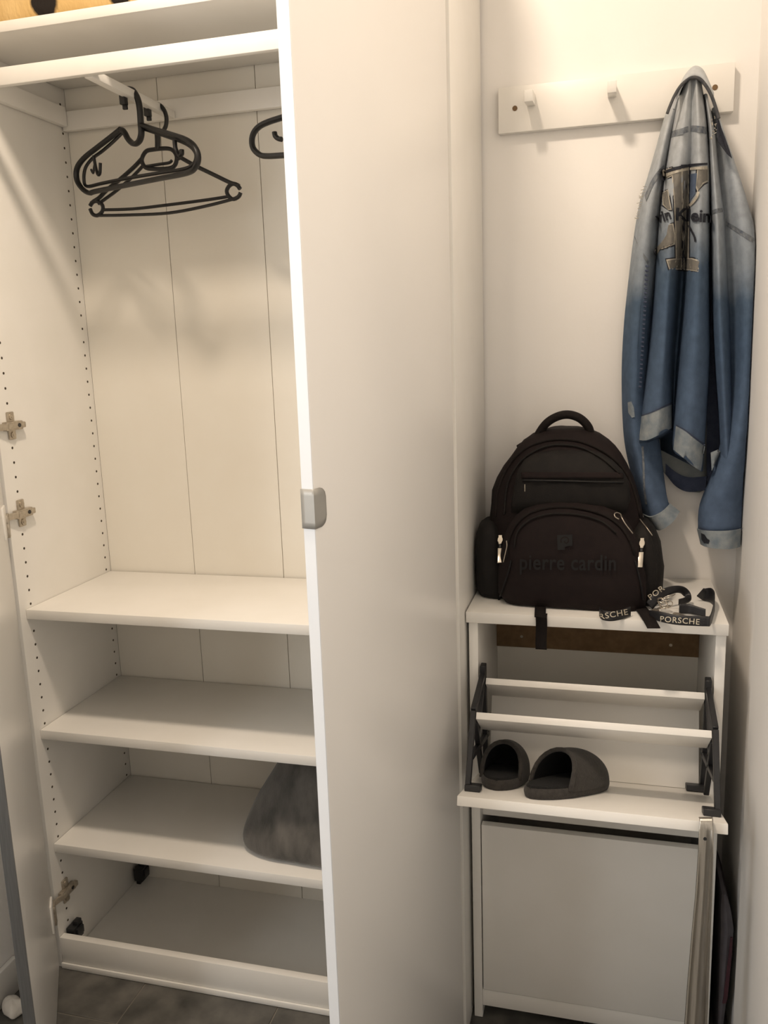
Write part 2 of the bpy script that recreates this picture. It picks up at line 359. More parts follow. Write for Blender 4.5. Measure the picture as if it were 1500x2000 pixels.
# ---------------------------------------------------------------- clothes hangers
def hanger(name, label, p0, yaw, paths, r, depth=1.0):
    c = Vector(p0); dirv = Vector((math.cos(yaw), math.sin(yaw), 0)); nn = Vector((-dirv.y, dirv.x, 0))
    root = empty(name, c, label, 'hanger', 'black plastic clothes hangers')
    for nm, P, closed, rr in paths:
        pts = cat([atpl(u, v, c, nn) for u, v in P], 5, closed)
        MB().tube(pts, rr*r, 8, closed, flat=(nn, depth, 1.0)).build(nm, M['hanger'], root, smooth='auto')
    return root
hookY = .172
pA = Vector((.303, hookY, 1.979))
hanger('clothes_hanger', 'front black hanger with swan-neck hook, nearest on the rail', pA, math.radians(-24), [
    ('hook', [(241,180),(249,174),(259,176),(268,190),(273,212),(275,240),(276,262),(271,277),(261,281),(251,273),(243,258),(237,253)], False, 1.15),
    ('frame', [(236,252),(216,268),(190,288),(165,308),(151,328),(150,350),(160,368),(174,377),(186,374),(240,363),(310,349),(365,338),(382,326),(387,306),(380,286),(362,272),(330,261),(300,252),(276,244)], False, 1.1),
    ('notch_hook', [(341,274),(343,290),(350,303),(355,301),(355,292)], False, .8),
    ('notch_hook', [(183,304),(186,322),(191,341),(195,338),(196,318)], False, .6)], .0048, 1.3)
pB = Vector((.303, hookY+.011, 1.981))
hanger('clothes_hanger', 'black hanger nested right behind the front one, its left end peeking out lower', pB, math.radians(-24), [
    ('hook', [(244,181),(251,175),(259,177),(267,190),(272,212),(274,240),(275,262),(271,275),(262,279),(253,272),(246,262),(240,256)], False, .9),
    ('frame', [(240,258),(222,276),(200,295),(180,310),(167,328),(164,350),(170,364),(200,358),(250,348),(310,338),(360,330),(378,320),(383,304),(376,290),(360,279),(330,268),(300,258),(276,250)], False, .85),
    ('notch_hook', [(178,331),(182,338),(184,326),(186,316)], False, .6)], .0044, 1.0)
pC = Vector((.303, .272, 1.979))
hanger('clothes_hanger', 'black hanger with open rings at its ends and a slot below the hook', pC, math.radians(-4), [
    ('hook', [(296,206),(304,203),(313,206),(321,216),(325,230),(324,245),(319,256)], False, 1.0),
    ('neck', [(307,258),(308,275),(308,292)], False, 1.35),
    ('slot', [(285,296),(300,292),(325,290),(338,294),(345,306),(342,322),(330,329),(300,330),(284,327),(277,312)], True, 1.0),
    ('slot_hook', [(280,326),(310,321),(330,318),(336,313)], False, .7),
    ('shoulder', [(277,310),(262,326),(236,349),(210,370),(194,386),(181,395),(176,402)], False, 1.0),
    ('shoulder', [(281,322),(258,346),(228,372),(205,389),(192,398)], False, .8),
    ('shoulder', [(343,300),(352,307),(380,323),(415,340),(448,356),(462,361),(469,369)], False, 1.0),
    ('clip_hook', [(346,311),(352,308),(355,300),(352,293)], False, .8),
    ('end_ring', [(176,408),(181,418),(190,421),(199,414),(201,404),(196,396),(186,393),(178,397)], False, .95),
    ('end_ring', [(470,376),(466,384),(455,389),(446,382),(443,372),(449,362),(458,359),(467,363)], False, .95),
    ('bar', [(199,410),(260,408),(330,400),(400,391),(446,384)], False, .75),
    ('bar', [(190,421),(250,420),(330,416),(400,403),(455,389)], False, .75)], .0046, 1.0)
pD = Vector((.715, .16, 1.979))
hanger('clothes_hanger', 'black hanger half hidden behind the open right door', pD, math.radians(-10), [
    ('hook', [(688,120),(696,113),(706,115),(714,127),(717,150),(718,180),(714,198),(704,206),(690,196)], False, 1.15),
    ('frame', [(690,186),(640,198),(575,222),(525,238),(503,250),(493,267),(494,288),(507,302),(524,305),(560,303),(640,299),(760,290),(835,278),(846,258),(832,240),(780,222),(718,205)], False, 1.15),
    ('notch_hook', [(536,258),(538,266),(544,271),(550,272)], False, 1.0)], .0050, 1.3)

# ---------------------------------------------------------------- cushion on the lowest shelf
def superloft(rows, n=40, e=2.6):   # rows: (z, xl, xr, yf, yb)
    out = []
    for z, xl, xr, yf, yb in rows:
        cx, cy, a, b = (xl+xr)/2, (yf+yb)/2, (xr-xl)/2, (yb-yf)/2
        out.append([(cx+a*math.copysign(abs(math.cos(t))**(2/e), math.cos(t)), cy+b*math.copysign(abs(math.sin(t))**(2/e), math.sin(t)), z) for t in [2*math.pi*k/n for k in range(n)]])
    return out
KY = [(.3185,.482,.945,.070,.215),(.321,.470,.952,.056,.225),(.327,.462,.957,.048,.235),(.345,.458,.962,.044,.245),(.375,.464,.962,.050,.258),(.42,.484,.957,.064,.274),(.47,.512,.950,.084,.294),(.52,.543,.935,.104,.312),(.55,.562,.920,.118,.318),(.570,.578,.905,.130,.318),(.5785,.592,.890,.142,.312)]
cu = MB().loft(superloft(KY, 56, 3.4)).build('cushion', M['velour'], None, smooth=True, subd=1)
tag(cu, 'grey velour cushion leaning upright on the lowest raised shelf', 'cushion')
tx = bpy.data.textures.new('velour_lumps', 'CLOUDS'); tx.noise_scale = .09
dm = cu.modifiers.new('d', 'DISPLACE'); dm.texture = tx; dm.strength = .008; dm.mid_level = .75

# ---------------------------------------------------------------- faux fur on the top shelf
FU = [(2.0765,.040,.66,.060,.30),(2.082,.028,.68,.040,.315),(2.10,.022,.69,.030,.325),(2.15,.021,.69,.030,.33),(2.20,.024,.685,.035,.325),(2.235,.035,.67,.055,.31),(2.25,.07,.63,.09,.28)]
fu = MB().loft(superloft(FU, 64, 4.5)).build('faux_fur_throw', M['fur'], None, smooth=True, subd=1)
tag(fu, 'folded beige faux fur throw with black spots on the top shelf', 'throw')

# ---------------------------------------------------------------- coat rack
CR = empty('coat_rack', (1.262, YB, 1.865), 'white wall-mounted coat rack board with three square pegs', 'coat rack')
MB().box(1.037, 1.490, .346, YB-.0005, 1.865, 1.953).build('board', M['white'], CR, bevel=.0012)
for x in (1.104, 1.263, 1.421):
    MB().obox((x, .3160, 1.920), (.0085,0,0), (0,.0305,.003), (0,-.0015,.0105)).build('peg', M['white'], CR, bevel=.0012)
for x in (1.071, 1.455):
    MB().cyl((x, .3452, 1.911), (x, .3462, 1.911), .0052, 16).cyl((x, .3448, 1.911), (x, .3453, 1.911), .0026, 6).build('screw', M['brown'], CR, smooth='auto', label='brass coloured screw head')

# ---------------------------------------------------------------- shoe cabinet
SC = empty('shoe_cabinet', (1.2455, .21, 0), 'low white shoe cabinet with its upper flap tilted open', 'cabinet')
CL, CRX, CF, CB = 1.0065, 1.4840, .067, .362
MB().box(CL, CL+.018, CF, CB, .001, .9015).build('side_panel', M['white'], SC, bevel=.0008)
MB().box(CRX-.018, CRX, CF, CB, .001, .9015).build('side_panel', M['white'], SC, bevel=.0008)
MB().box(1.0025, 1.4865, .058, CB, .902, .924).build('top_panel', M['white'], SC, bevel=.001)
IL, IR = CL+.0183, CRX-.0183
MB().box(IL, IR, .352, .357, .03, .76).build('back_panel', M['back'], SC)
br = MB().box(IL, IR, .344, .3515, .752, .901).build('cross_rail', M['brown'], SC, bevel=.0006, label='raw brown hardboard rail at the back')
for u, v in ((1019,1243), (1310,1260)):
    q = aty(u, v, .3435); MB().cyl((q.x, .3428, q.z), (q.x, .3445, q.z), .0036, 12).build('screw', M['silver'], br, smooth='auto')
MB().box(IL, IR, .10, .351, .466, .482).build('middle_shelf', M['white'], SC)
MB().box(IL, IR, .069, .084, .030, .069).build('plinth', M['white'], SC, bevel=.0008)
MB().box(IL+.002, IR-.002, .066, .083, .0715, .462).build('lower_flap', M['white'], SC, bevel=.0012)
# opened upper flap: plane from the front edge down to the pivot inside
F0 = Vector((0, -.190, .670)); FD = Vector((0, .945, -.326)).normalized(); FN = Vector((0, .326, .945)).normalized()
XC = (IL+IR)/2; HW = .2205
flap = MB().obox(Vector((XC, 0, 0))+F0+FD*.195-FN*.0085, (HW,0,0), FD*.195, FN*.0085).build('upper_flap', M['white'], SC, bevel=.0012, label='opened flap, its inner side facing up as a tray')
def fl(x, s, h): return Vector((x, 0, 0))+F0+FD*s+FN*h
bw = .205
def board(nm, y, z, dy, dz, L, t=.013):
    dv = Vector((0, dy, dz)).normalized(); nv = Vector((0, -dv.z, dv.y))
    c = Vector((XC, y, z))+dv*L/2-nv*t/2*(1 if nv.z > 0 else -1)
    return MB().obox(c, (bw,0,0), dv*L/2, nv*t/2).build(nm, M['white'], SC, bevel=.0008)
board('shoe_divider', .064, .787, .80, -.62, .085)
board('shoe_divider', -.062, .770, .80, -.62, .085)
b3 = MB().obox(fl(XC, .308, .0775), (bw,0,0), FD*.006, FN*.077).build('shoe_divider', M['white'], SC, bevel=.0008)
for s in (-1, 1):
    x = XC+s*(bw+.0065); mb = MB(); w = .010; t = .010; X = (1,0,0)
    def V(y, z): return Vector((x, y, z))
    top = V(.075, .795); d2 = V(-.058, .770)
    fr = V(0, 0); ff = fl(x, .062, .006); fb = fl(x, .300, .006); fm = fl(x, .235, .006)
    mb.bar(top, d2, w*1.2, t, X); mb.bar(d2, ff, w*1.2, t, X); mb.bar(top, fb, w*1.3, t, X); mb.bar(d2+Vector((0,.02,-.03)), fm, w, t, X)
    mb.bar(top, fl(x, .150, .085), w, t, X); mb.bar(fl(x,.085,.055), fl(x,.30,.075), w, t, X)
    mb.obox(top+Vector((0,-.004,.004)), (.0055,0,0), (0,.010,0), (0,0,.013))
    fm_ = mb.build('side_frame', M['blackp'], SC, bevel=.001, seg=1)
    for q, wx in ((fl(x-s*.010, .060, .006), .014), (fl(x-s*.014, .285, .007), .018), (Vector((x-s*.006, .088, .768)), .006)):
        MB().obox(q, (wx,0,0), FD*.014, FN*.0058).build('foot', M['blackp'], fm_, bevel=.0012, seg=1)

# ---------------------------------------------------------------- slippers on the flap
def slipper(label, s0, x0, ang, mirror, L=.245, Wd=.106, hgt=.080):
    # local frame: a along the foot (heel->toe), b across, FN up, lying on the tilted flap
    base = fl(x0, s0, 0)
    X = Vector((1,0,0)); a = (X*math.cos(ang)+FD*math.sin(ang)); b = FN.cross(a)
    def P(u, v, h): return base+a*(u*L)+b*(v*Wd*mirror)+FN*h
    root = empty('slipper', base, label, 'slipper', 'pair of slippers on the open flap')
    def wid(u):   # half width of the sole along its length
        if u <= 0 or u >= 1: return 0
        k = (1-(2*u-1)**4)**.5 if True else 0
        return .5*k*(.74+.26*math.sin(min(1, max(0, (u-.05)/.9))*math.pi*.75))
    us = [0.001]+[.5-.5*math.cos(math.pi*k/18) for k in range(1, 18)]+[.999]
    def ring(h, grow=0, bow=0):
        r = [P(u, wid(u)+grow, h+bow*abs(u-.5)) for u in us]+[P(u, -wid(u)-grow, h+bow*abs(u-.5)) for u in reversed(us[1:-1])]
        return r
    rows = [ring(.0005, -.05), ring(.003, -.01), ring(.010, .012), ring(.016, .0), ring(.0185, -.03)]
    MB().loft(rows).build('sole', M['felt'], root, smooth='auto')
    rows = [ring(.017, -.035), ring(.0205, -.05), ring(.0225, -.09)]
    MB().loft(rows).build('insole', M['plush'], root, smooth='auto')
    # upper: arched shell from the opening to the toe
    m = 15; rows = []; rin = []
    for k in range(15):
        u0 = .42+.575*k/14; rr = []; ri = []
        top = .014+(hgt-.014)*max(0, 1-(k/14)**2.6)**.5
        for j in range(m):
            t = math.pi*j/(m-1); cs = math.cos(t); sn = math.sin(t)**.75
            u = u0-(0.16*(1-math.sin(t))*(1-k/14))*1.0 + .0
            w = wid(min(.985, max(.05, u)))
            rr.append(P(u, cs*(w+.02), .012+sn*(top-.012)))
            ri.append(P(u, cs*(w-.015), .014+sn*max(0, top-.019)))
        rows.append(rr); rin.append(ri)
    MB().loft(rows, closed=False).build('upper', M['felt'], root, smooth=True, subd=1)
    lin_ = MB().loft(rin, closed=False).add(rin[11], [tuple(range(m))]).add([P(.80, .40, .019), P(.80, -.40, .019), P(.80, -.36, hgt*.42), P(.80, .36, hgt*.42)], [(0, 1, 2, 3)]).build('upper_lining', M['plush'], root, smooth=True, subd=1)
    MB().tube([rows[0][j].lerp(rin[0][j], .5) for j in range(m)], .0042, 8).build('binding', M['felt'], root, smooth=True)
    return root
slipper('left charcoal felt slipper beside the black side frame, open heel to the front', .080, 1.081, math.radians(87), 1, L=.200, Wd=.084)
slipper('right charcoal felt slipper of the pair, toe pointing to the right', .036, 1.148, math.radians(62), -1, L=.24, Wd=.096)

# ---------------------------------------------------------------- long steel shoehorn hooked over the flap
SH = empty('shoehorn', (1.43, -.25, .35), 'long steel shoehorn hanging from the open flap in front of the shoe cabinet', 'shoehorn')
path = [((1366,1612),(1393,1612),-.208,.0),((1365.5,1625),(1393.2,1625),-.213,.003),((1364,1670),(1392.8,1670),-.214,.006),((1359,1747),(1390.5,1747),-.216,.008),((1352,1820),(1387.5,1820),-.218,.009),((1344,1912),(1384,1912),-.221,.010),((1338,1995),(1381,1995),-.224,.011),((1331,2090),(1377,2090),-.228,.012),((1334,2160),(1368,2160),-.230,.009),((1345,2195),(1356,2195),-.231,.002)]
rows = []
for (l, r, y, dp) in path:
    A = aty(l[0], l[1], y); B = aty(r[0], r[1], y)
    rows.append([A.lerp(B, j/10)+Vector((0, dp*(1-(2*j/10-1)**2), 0)) for j in range(11)])
top = []
for ddy, ddz in ((.016,.006),(.010,.010),(.004,.009),(.001,.005)):
    top.append([q+Vector((0, ddy, ddz-.001)) for q in rows[0]])
MB().loft(top+rows, closed=False).build('blade', M['steel'], SH, smooth=True, solid=.0012)
q = aty(1377, 1638, -.209); MB().cyl(q+Vector((0,.0005,0)), q+Vector((0,-.0008,0)), .003, 12).build('hole_mark', M['blackp'], SH)

# ---------------------------------------------------------------- grey bag in the gap by the wall
mb = MB(); rows = []
for v, l, r, y in ((1745,1410,1417,.10),(1780,1408,1428,.10),(1815,1408,1433,.10),(1870,1406,1428,.10),(1940,1404,1420,.10),(1990,1402,1414,.10),(2030,1400,1410,.10)):
    A = aty(l, v, y); B = aty(r, v, y); A.x = max(A.x, 1.4875); B.x = min(B.x, 1.5325)
    rows.append([A, A.lerp(B,.5)+Vector((0,-.006,0)), B, B+Vector((0,.16,0)), A.lerp(B,.5)+Vector((0,.17,0)), A+Vector((0,.16,0))])
zb = rows[-1][0].z
rows.append([Vector((q.x, q.y, .001)) for q in rows[-1]])
bg = mb.loft(rows).build('folded_bag', M['bag'], None, smooth='auto')
tag(bg, 'grey folded bag with dark red edge in gap between shoe cabinet and wall', 'bag')
mb = MB(); rows = []
for v, l, r in ((1832,1427,1431),(1860,1424,1430),(1900,1419,1426),(1950,1413,1421),(1960,1411,1418)):
    A = aty(l, v, .09); B = aty(r, v, .09); rows.append([A, B, B+Vector((0,.004,0)), A+Vector((0,.004,0))])
mb.loft(rows).build('edge_stripe', M['maroon'], bg, label='dark red edge of the bag')

# ---------------------------------------------------------------- white crumpled rag by the left wall
mb = MB(); rows = []
for i in range(9):
    rr = []
    for j in range(12):
        a = 2*math.pi*j/12; k = [0.02,.6,.9,1,.95,.85,.7,.45,.05][i]
        zz = [.0026,.003,.004,.010,.018,.025,.030,.034,.036][i]
        rr.append((-.002+k*(.033+.008*math.sin(3*a))*math.cos(a), -.150+k*(.028+.010*math.cos(2*a+1))*math.sin(a), zz+(.006*math.sin(5*a+i)*k if 1 < i < 8 else 0)))
    rows.append(rr)
rg = mb.loft(rows).build('crumpled_rag', M['blind'], None, smooth=True, subd=1); tag(rg, 'small crumpled white rag on dark floor behind the left door', 'rag')
# ---------------------------------------------------------------- surfaces that later prints and seams are laid on
def bvh(objs):
    vs_, fs_ = [], []
    for o in objs:
        b = len(vs_); vs_ += [tuple(v.co) for v in o.data.vertices]; fs_ += [tuple(i+b for i in p.vertices) for p in o.data.polygons]
    return BVHTree.FromPolygons(vs_, fs_)
def onto(tree, u, v, off, y):      # point of the surface behind a photo pixel, lifted off it
    d = ray(u, v).normalized(); h = tree.ray_cast(CAMP, d)
    p = h[0] if h[0] is not None else aty(u, v, y)
    return p-d*off
def strip(tree, A, B, off, y, nu=24, nv=4):   # band between two pixel polylines, laid on the surface
    A = resample(cat([Vector((*q, 0)) for q in A], 5), nu); B = resample(cat([Vector((*q, 0)) for q in B], 5), nu)
    return MB().loft([[onto(tree, a.lerp(b, j/nv).x, a.lerp(b, j/nv).y, off, y) for j in range(nv+1)] for a, b in zip(A, B)], closed=False)
def line(tree, P, w, off, y, n=24):
    C = resample(cat([Vector((*q, 0)) for q in P], 5), n); A, B = [], []
    for i, c in enumerate(C):
        t = (C[min(i+1, n-1)]-C[max(i-1, 0)]).normalized(); s = Vector((-t.y, t.x, 0))*w/2; A.append(c+s); B.append(c-s)
    return MB().loft([[onto(tree, q.x, q.y, off, y) for q in (a, (a+b)/2, b)] for a, b in zip(A, B)], closed=False)
def poly(tree, pts, off, y, cuts=3):
    bm = bmesh.new(); bm.faces.new([bm.verts.new((u, v, 0)) for u, v in pts])
    bmesh.ops.triangulate(bm, faces=bm.faces); bmesh.ops.subdivide_edges(bm, edges=bm.edges, cuts=cuts, use_grid_fill=True)
    bmesh.ops.triangulate(bm, faces=bm.faces)
    mb = MB(); bm.verts.index_update()
    mb.add([onto(tree, v.co.x, v.co.y, off, y) for v in bm.verts], [[v.index for v in f.verts] for f in bm.faces]); bm.free(); return mb
def text(tree, s, p0, p1, h, off, y, squeeze=1.0, up=None, bold=0.0, space=1.0):   # baseline from pixel p0 to p1, cap height h px
    cu_ = bpy.data.curves.new('t', 'FONT'); cu_.body = s; cu_.resolution_u = 3; cu_.offset = bold; cu_.space_character = space
    o = bpy.data.objects.new('t', cu_); COL.objects.link(o); dg = bpy.context.evaluated_depsgraph_get(); dg.update()
    me = bpy.data.meshes.new_from_object(o.evaluated_get(dg)); bpy.data.objects.remove(o)
    xs = [v.co.x for v in me.vertices]; x0, x1 = min(xs), max(xs)
    a = Vector((*p0, 0)); b = Vector((*p1, 0)); t = (b-a)
    upv = Vector((*up, 0)).normalized() if up else Vector((t.y, -t.x, 0)).normalized()
    bm = bmesh.new(); bm.from_mesh(me); bmesh.ops.triangulate(bm, faces=bm.faces)
    bmesh.ops.subdivide_edges(bm, edges=bm.edges, cuts=1); bmesh.ops.triangulate(bm, faces=bm.faces); bm.verts.index_update()
    mb = MB(); q = []
    for v in bm.verts:
        c = a+t*((v.co.x-x0)/(x1-x0))+upv*(v.co.y/.70*h); q.append(onto(tree, c.x, c.y, off, y))
    mb.add(q, [[v.index for v in f.verts] for f in bm.faces]); bm.free(); bpy.data.meshes.remove(me); return mb

# ---------------------------------------------------------------- denim jacket on the third peg
JK = empty('denim_jacket', (1.42, .31, 1.93), 'washed blue denim jacket hanging from the right-hand peg of the coat rack', 'jacket')
YBK = .358
def columns(cols, nrow=40, sub=5, back=YBK, wob=.0):
    C = []
    for c in cols:
        P = [aty(u, v, y) for u, v, y in c]; C.append(resample(cat(P, 8), nrow))
    rows = []
    for i in range(nrow):
        r = cat([c[i] for c in C], sub)
        for q in r: q.x = min(q.x, 1.5325); q.y = min(q.y, .352)
        if back:
            a, b = r[0], r[-1]; n = 7
            r = r+[Vector((b.x+(a.x-b.x)*k/(n+1), min(back, max(a.y, b.y)+.02+.0*k), b.z+(a.z-b.z)*k/(n+1))) for k in range(1, n+1)]
            for q in r[-n:]: q.x = min(q.x, 1.5325)
        rows.append(r)
    return rows
def zz(pts, ys): return [(u, v, y) for (u, v), y in zip(pts, ys)]
body_cols = [
 zz([(1338,158),(1322,200),(1309,260),(1297,330),(1285,420),(1278,520),(1270,620),(1259,720),(1240,859)], [.30,.31,.325,.338,.345,.345,.343,.335,.32]),
 zz([(1341,155),(1329,200),(1317,260),(1305,330),(1293,420),(1286,520),(1279,620),(1270,720),(1252,865)], [.275,.278,.28,.28,.28,.28,.278,.272,.266]),
 zz([(1346,152),(1339,200),(1331,260),(1322,330),(1309,420),(1305,520),(1300,620),(1294,720),(1284,851)], [.258,.256,.254,.250,.248,.246,.246,.246,.248]),
 zz([(1350,150),(1347,200),(1343,260),(1338,330),(1328,420),(1319,520),(1312,620),(1306,720),(1309,838)], [.260,.262,.262,.262,.266,.274,.280,.284,.285]),
 zz([(1353,150),(1352,200),(1350,260),(1347,330),(1340,420),(1334,520),(1327,620),(1319,720),(1314,842)], [.266,.270,.274,.282,.305,.338,.346,.346,.335]),
 zz([(1356,150),(1356,200),(1356,260),(1355,330),(1352,420),(1348,520),(1341,620),(1331,720),(1315,880)], [.262,.262,.262,.262,.262,.264,.266,.268,.268]),
 zz([(1361,150),(1363,200),(1366,260),(1368,330),(1368,420),(1366,520),(1362,620),(1356,720),(1342,899)], [.255,.253,.251,.248,.244,.240,.240,.242,.246]),
 zz([(1367,152),(1374,200),(1380,260),(1384,330),(1384,420),(1383,520),(1383,620),(1382,720),(1369,921)], [.275,.278,.280,.282,.282,.282,.282,.282,.280]),
 zz([(1369,156),(1377,202),(1383,262),(1387,332),(1388,420),(1387,520),(1387,620),(1386,720),(1373,915)], [.31,.32,.33,.34,.345,.347,.347,.347,.345])]
jb = MB().loft(columns(body_cols, 56)).build('body', M['denim_body'], JK, smooth=True)
plk_cols = [
 zz([(1374,185),(1382,240),(1385,290),(1387,340),(1390,430),(1391,520),(1393,620),(1398,720),(1405,820),(1409,915)], [.30,.295,.292,.290,.288,.288,.288,.288,.288,.29]),
 zz([(1377,183),(1387,240),(1391,290),(1394,340),(1400,430),(1403,520),(1406,620),(1411,720),(1416,820),(1420,918)], [.275,.270,.266,.263,.260,.260,.260,.260,.262,.268]),
 zz([(1380,183),(1392,240),(1397,290),(1401,340),(1411,430),(1415,520),(1420,620),(1424,720),(1428,820),(1433,920)], [.285,.285,.285,.285,.285,.285,.285,.285,.284,.285]),
 zz([(1382,185),(1395,242),(1401,292),(1406,342),(1417,432),(1422,522),(1427,622),(1430,722),(1434,822),(1439,922)], [.32,.325,.325,.325,.325,.325,.325,.325,.322,.32])]
jp = MB().loft(columns(plk_cols, 44)).build('front_placket', M['denim'], JK, smooth=True)
rs_cols = [
 zz([(1390,212),(1399,290),(1405,350),(1411,440),(1415,540),(1418,640),(1417,740),(1411,840),(1392,920),(1366,985),(1363,1040)], [.32,.32,.32,.32,.32,.32,.318,.31,.305,.305,.305]),
 zz([(1394,210),(1409,288),(1417,350),(1427,440),(1432,540),(1434,640),(1432,740),(1424,840),(1404,920),(1378,985),(1374,1040)], [.30,.305,.305,.308,.31,.31,.305,.285,.275,.275,.275]),
 zz([(1398,212),(1420,290),(1432,350),(1446,440),(1453,540),(1453,640),(1450,740),(1441,840),(1424,920),(1400,988),(1398,1042)], [.280,.285,.282,.278,.275,.275,.272,.262,.260,.262,.262]),
 zz([(1402,220),(1430,302),(1448,362),(1466,452),(1472,545),(1470,640),(1465,740),(1456,842),(1444,922),(1430,990),(1430,1041)], [.285,.288,.285,.280,.278,.278,.276,.270,.270,.272,.272]),
 zz([(1405,230),(1434,318),(1459,390),(1482,480),(1487,560),(1482,650),(1476,745),(1468,850),(1462,930),(1458,1000),(1456,1038)], [.31,.31,.31,.31,.31,.31,.31,.31,.31,.31,.31])]
jr = MB().loft(columns(rs_cols, 56)).build('sleeve', M['denim'], JK, smooth=True)
ls_cols = [
 zz([(1317,182),(1298,228),(1282,285),(1264,348),(1250,392),(1238,460),(1227,550),(1218,640),(1214,740),(1218,850),(1231,920),(1249,985),(1260,1015)], [.33]*13),
 zz([(1320,186),(1303,235),(1289,295),(1272,362),(1260,410),(1249,480),(1241,560),(1235,650),(1231,750),(1234,850),(1247,925),(1265,988),(1276,1020)], [.305,.30,.29,.285,.28,.278,.276,.276,.276,.276,.274,.272,.272]),
 zz([(1324,190),(1310,244),(1296,310),(1283,382),(1274,440),(1268,515),(1262,600),(1256,680),(1251,760),(1252,850),(1269,930),(1287,982),(1298,1008)], [.30,.298,.292,.286,.284,.282,.282,.282,.282,.28,.274,.272,.272]),
 zz([(1333,200),(1318,268),(1304,340),(1294,410),(1290,470),(1286,540),(1280,610),(1276,690),(1272,770),(1288,860),(1297,930),(1303,972),(1310,992)], [.325,.33,.34,.345,.345,.345,.345,.345,.335,.32,.312,.30,.30])]
jl = MB().loft(columns(ls_cols, 56)).build('sleeve', M['denim'], JK, smooth=True)
# fold ridges in the sleeves and body
for o, st in ((jb, .006), (jr, .007), (jl, .007)):
    tx_ = bpy.data.textures.new('denim_creases', 'CLOUDS'); tx_.noise_scale = .055; tx_.noise_depth = 1
    d_ = o.modifiers.new('d', 'DISPLACE'); d_.texture = tx_; d_.strength = st; d_.mid_level = .6; d_.texture_coords = 'LOCAL'
    d_.direction = 'Y'
# cuffs
def cuff(A, B, ys, name='cuff'):
    rows = []
    for k in range(6):
        t = k/5
        f = cat([aty(a[0]+(b[0]-a[0])*t, a[1]+(b[1]-a[1])*t, y-.004) for a, b, y in zip(A, B, ys)], 5)
        bk = [Vector((f[-1].x+(f[0].x-f[-1].x)*j/8, .345, f[-1].z+(f[0].z-f[-1].z)*j/8)) for j in range(1, 8)]
        rows.append(f+bk)
    for q in [q for w_ in rows for q in w_]: q.x = min(q.x, 1.5325)
    return MB().loft(rows).build(name, M['washed'], JK, smooth='auto', label='bleached sleeve cuff')
rc = cuff([(1361,1033),(1374,1036),(1400,1037),(1432,1036),(1458,1030)], [(1368,1063),(1378,1068),(1402,1072),(1430,1072),(1453,1066)], [.305,.272,.259,.268,.31])
lc = cuff([(1255,1004),(1271,1010),(1294,999),(1310,984)], [(1274,1029),(1288,1036),(1312,1022),(1328,999)], [.325,.270,.268,.30])
tr_rc = bvh([rc])
poly(tr_rc, [(1369,1041),(1376,1044),(1381,1052),(1386,1055),(1384,1062),(1375,1061),(1370,1054)], .0012, .26).build('cuff_stain', M['navy'], JK, label='dark patch on the right cuff')
# inside of the back, seen under the hem
mb = MB(); rows = []
for u, a, b in ((1284,800,905),(1296,800,922),(1310,800,938),(1330,800,955),(1350,800,961),(1366,800,962),(1380,800,955)):
    rows.append([aty(u, a+(b-a)*k/8, .350-.004*math.sin(u*.08)) for k in range(9)])
ji = MB().loft(rows, closed=False).build('inner_back', M['lining'], JK, smooth=True, solid=.002, label='pale inside of the jacket back')
ti = bvh([ji])
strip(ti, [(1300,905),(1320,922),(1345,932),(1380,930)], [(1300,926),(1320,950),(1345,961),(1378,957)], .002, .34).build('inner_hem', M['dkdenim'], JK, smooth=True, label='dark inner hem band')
# sheet inside the jacket front, the gap's shade put into its dark colour
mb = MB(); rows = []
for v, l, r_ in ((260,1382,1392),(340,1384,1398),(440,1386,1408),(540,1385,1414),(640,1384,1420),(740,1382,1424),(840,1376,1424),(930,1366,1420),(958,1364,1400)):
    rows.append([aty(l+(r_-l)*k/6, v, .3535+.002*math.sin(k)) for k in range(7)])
MB().loft(rows, closed=False).build('inner_front', M['dkdenim'], JK, smooth=True, solid=.0015, label='inside of the jacket front, darkened with the shade of the gap')
# collar
cl = MB(); rows = []
top_ = [(1325,186),(1331,165),(1341,146),(1356,132),(1371,138),(1381,158),(1391,186)]
rimp = [(1314,214),(1322,188),(1334,164),(1352,149),(1368,152),(1380,168),(1394,196)]
tp = cat([aty(u, v, .300) for u, v in top_], 5); rp = cat([aty(u, v, .250) for u, v in rimp], 5)
nT = len(tp)
rows = []
for k in range(9):
    t = k/8; rows.append([a.lerp(b, t)+Vector((0, -.012*math.sin(math.pi*t), .006*math.sin(math.pi*t))) for a, b in zip(tp, rp)])
jc = MB().loft(rows, closed=False).build('collar', M['denim'], JK, smooth=True, solid=.0035)
def flapq(name, pts, m, y0, th=.003, lbl=None):
    f = [aty(u, v, y) for u, v, y in pts]; n = len(f)
    mb = MB(); mb.add(f+[q+Vector((0, th, 0)) for q in f], [tuple(range(n)), tuple(reversed(range(n, 2*n)))]+[(i, n+i, n+(i+1) % n, (i+1) % n) for i in range(n)])
    return mb.build(name, m, JK, label=lbl)
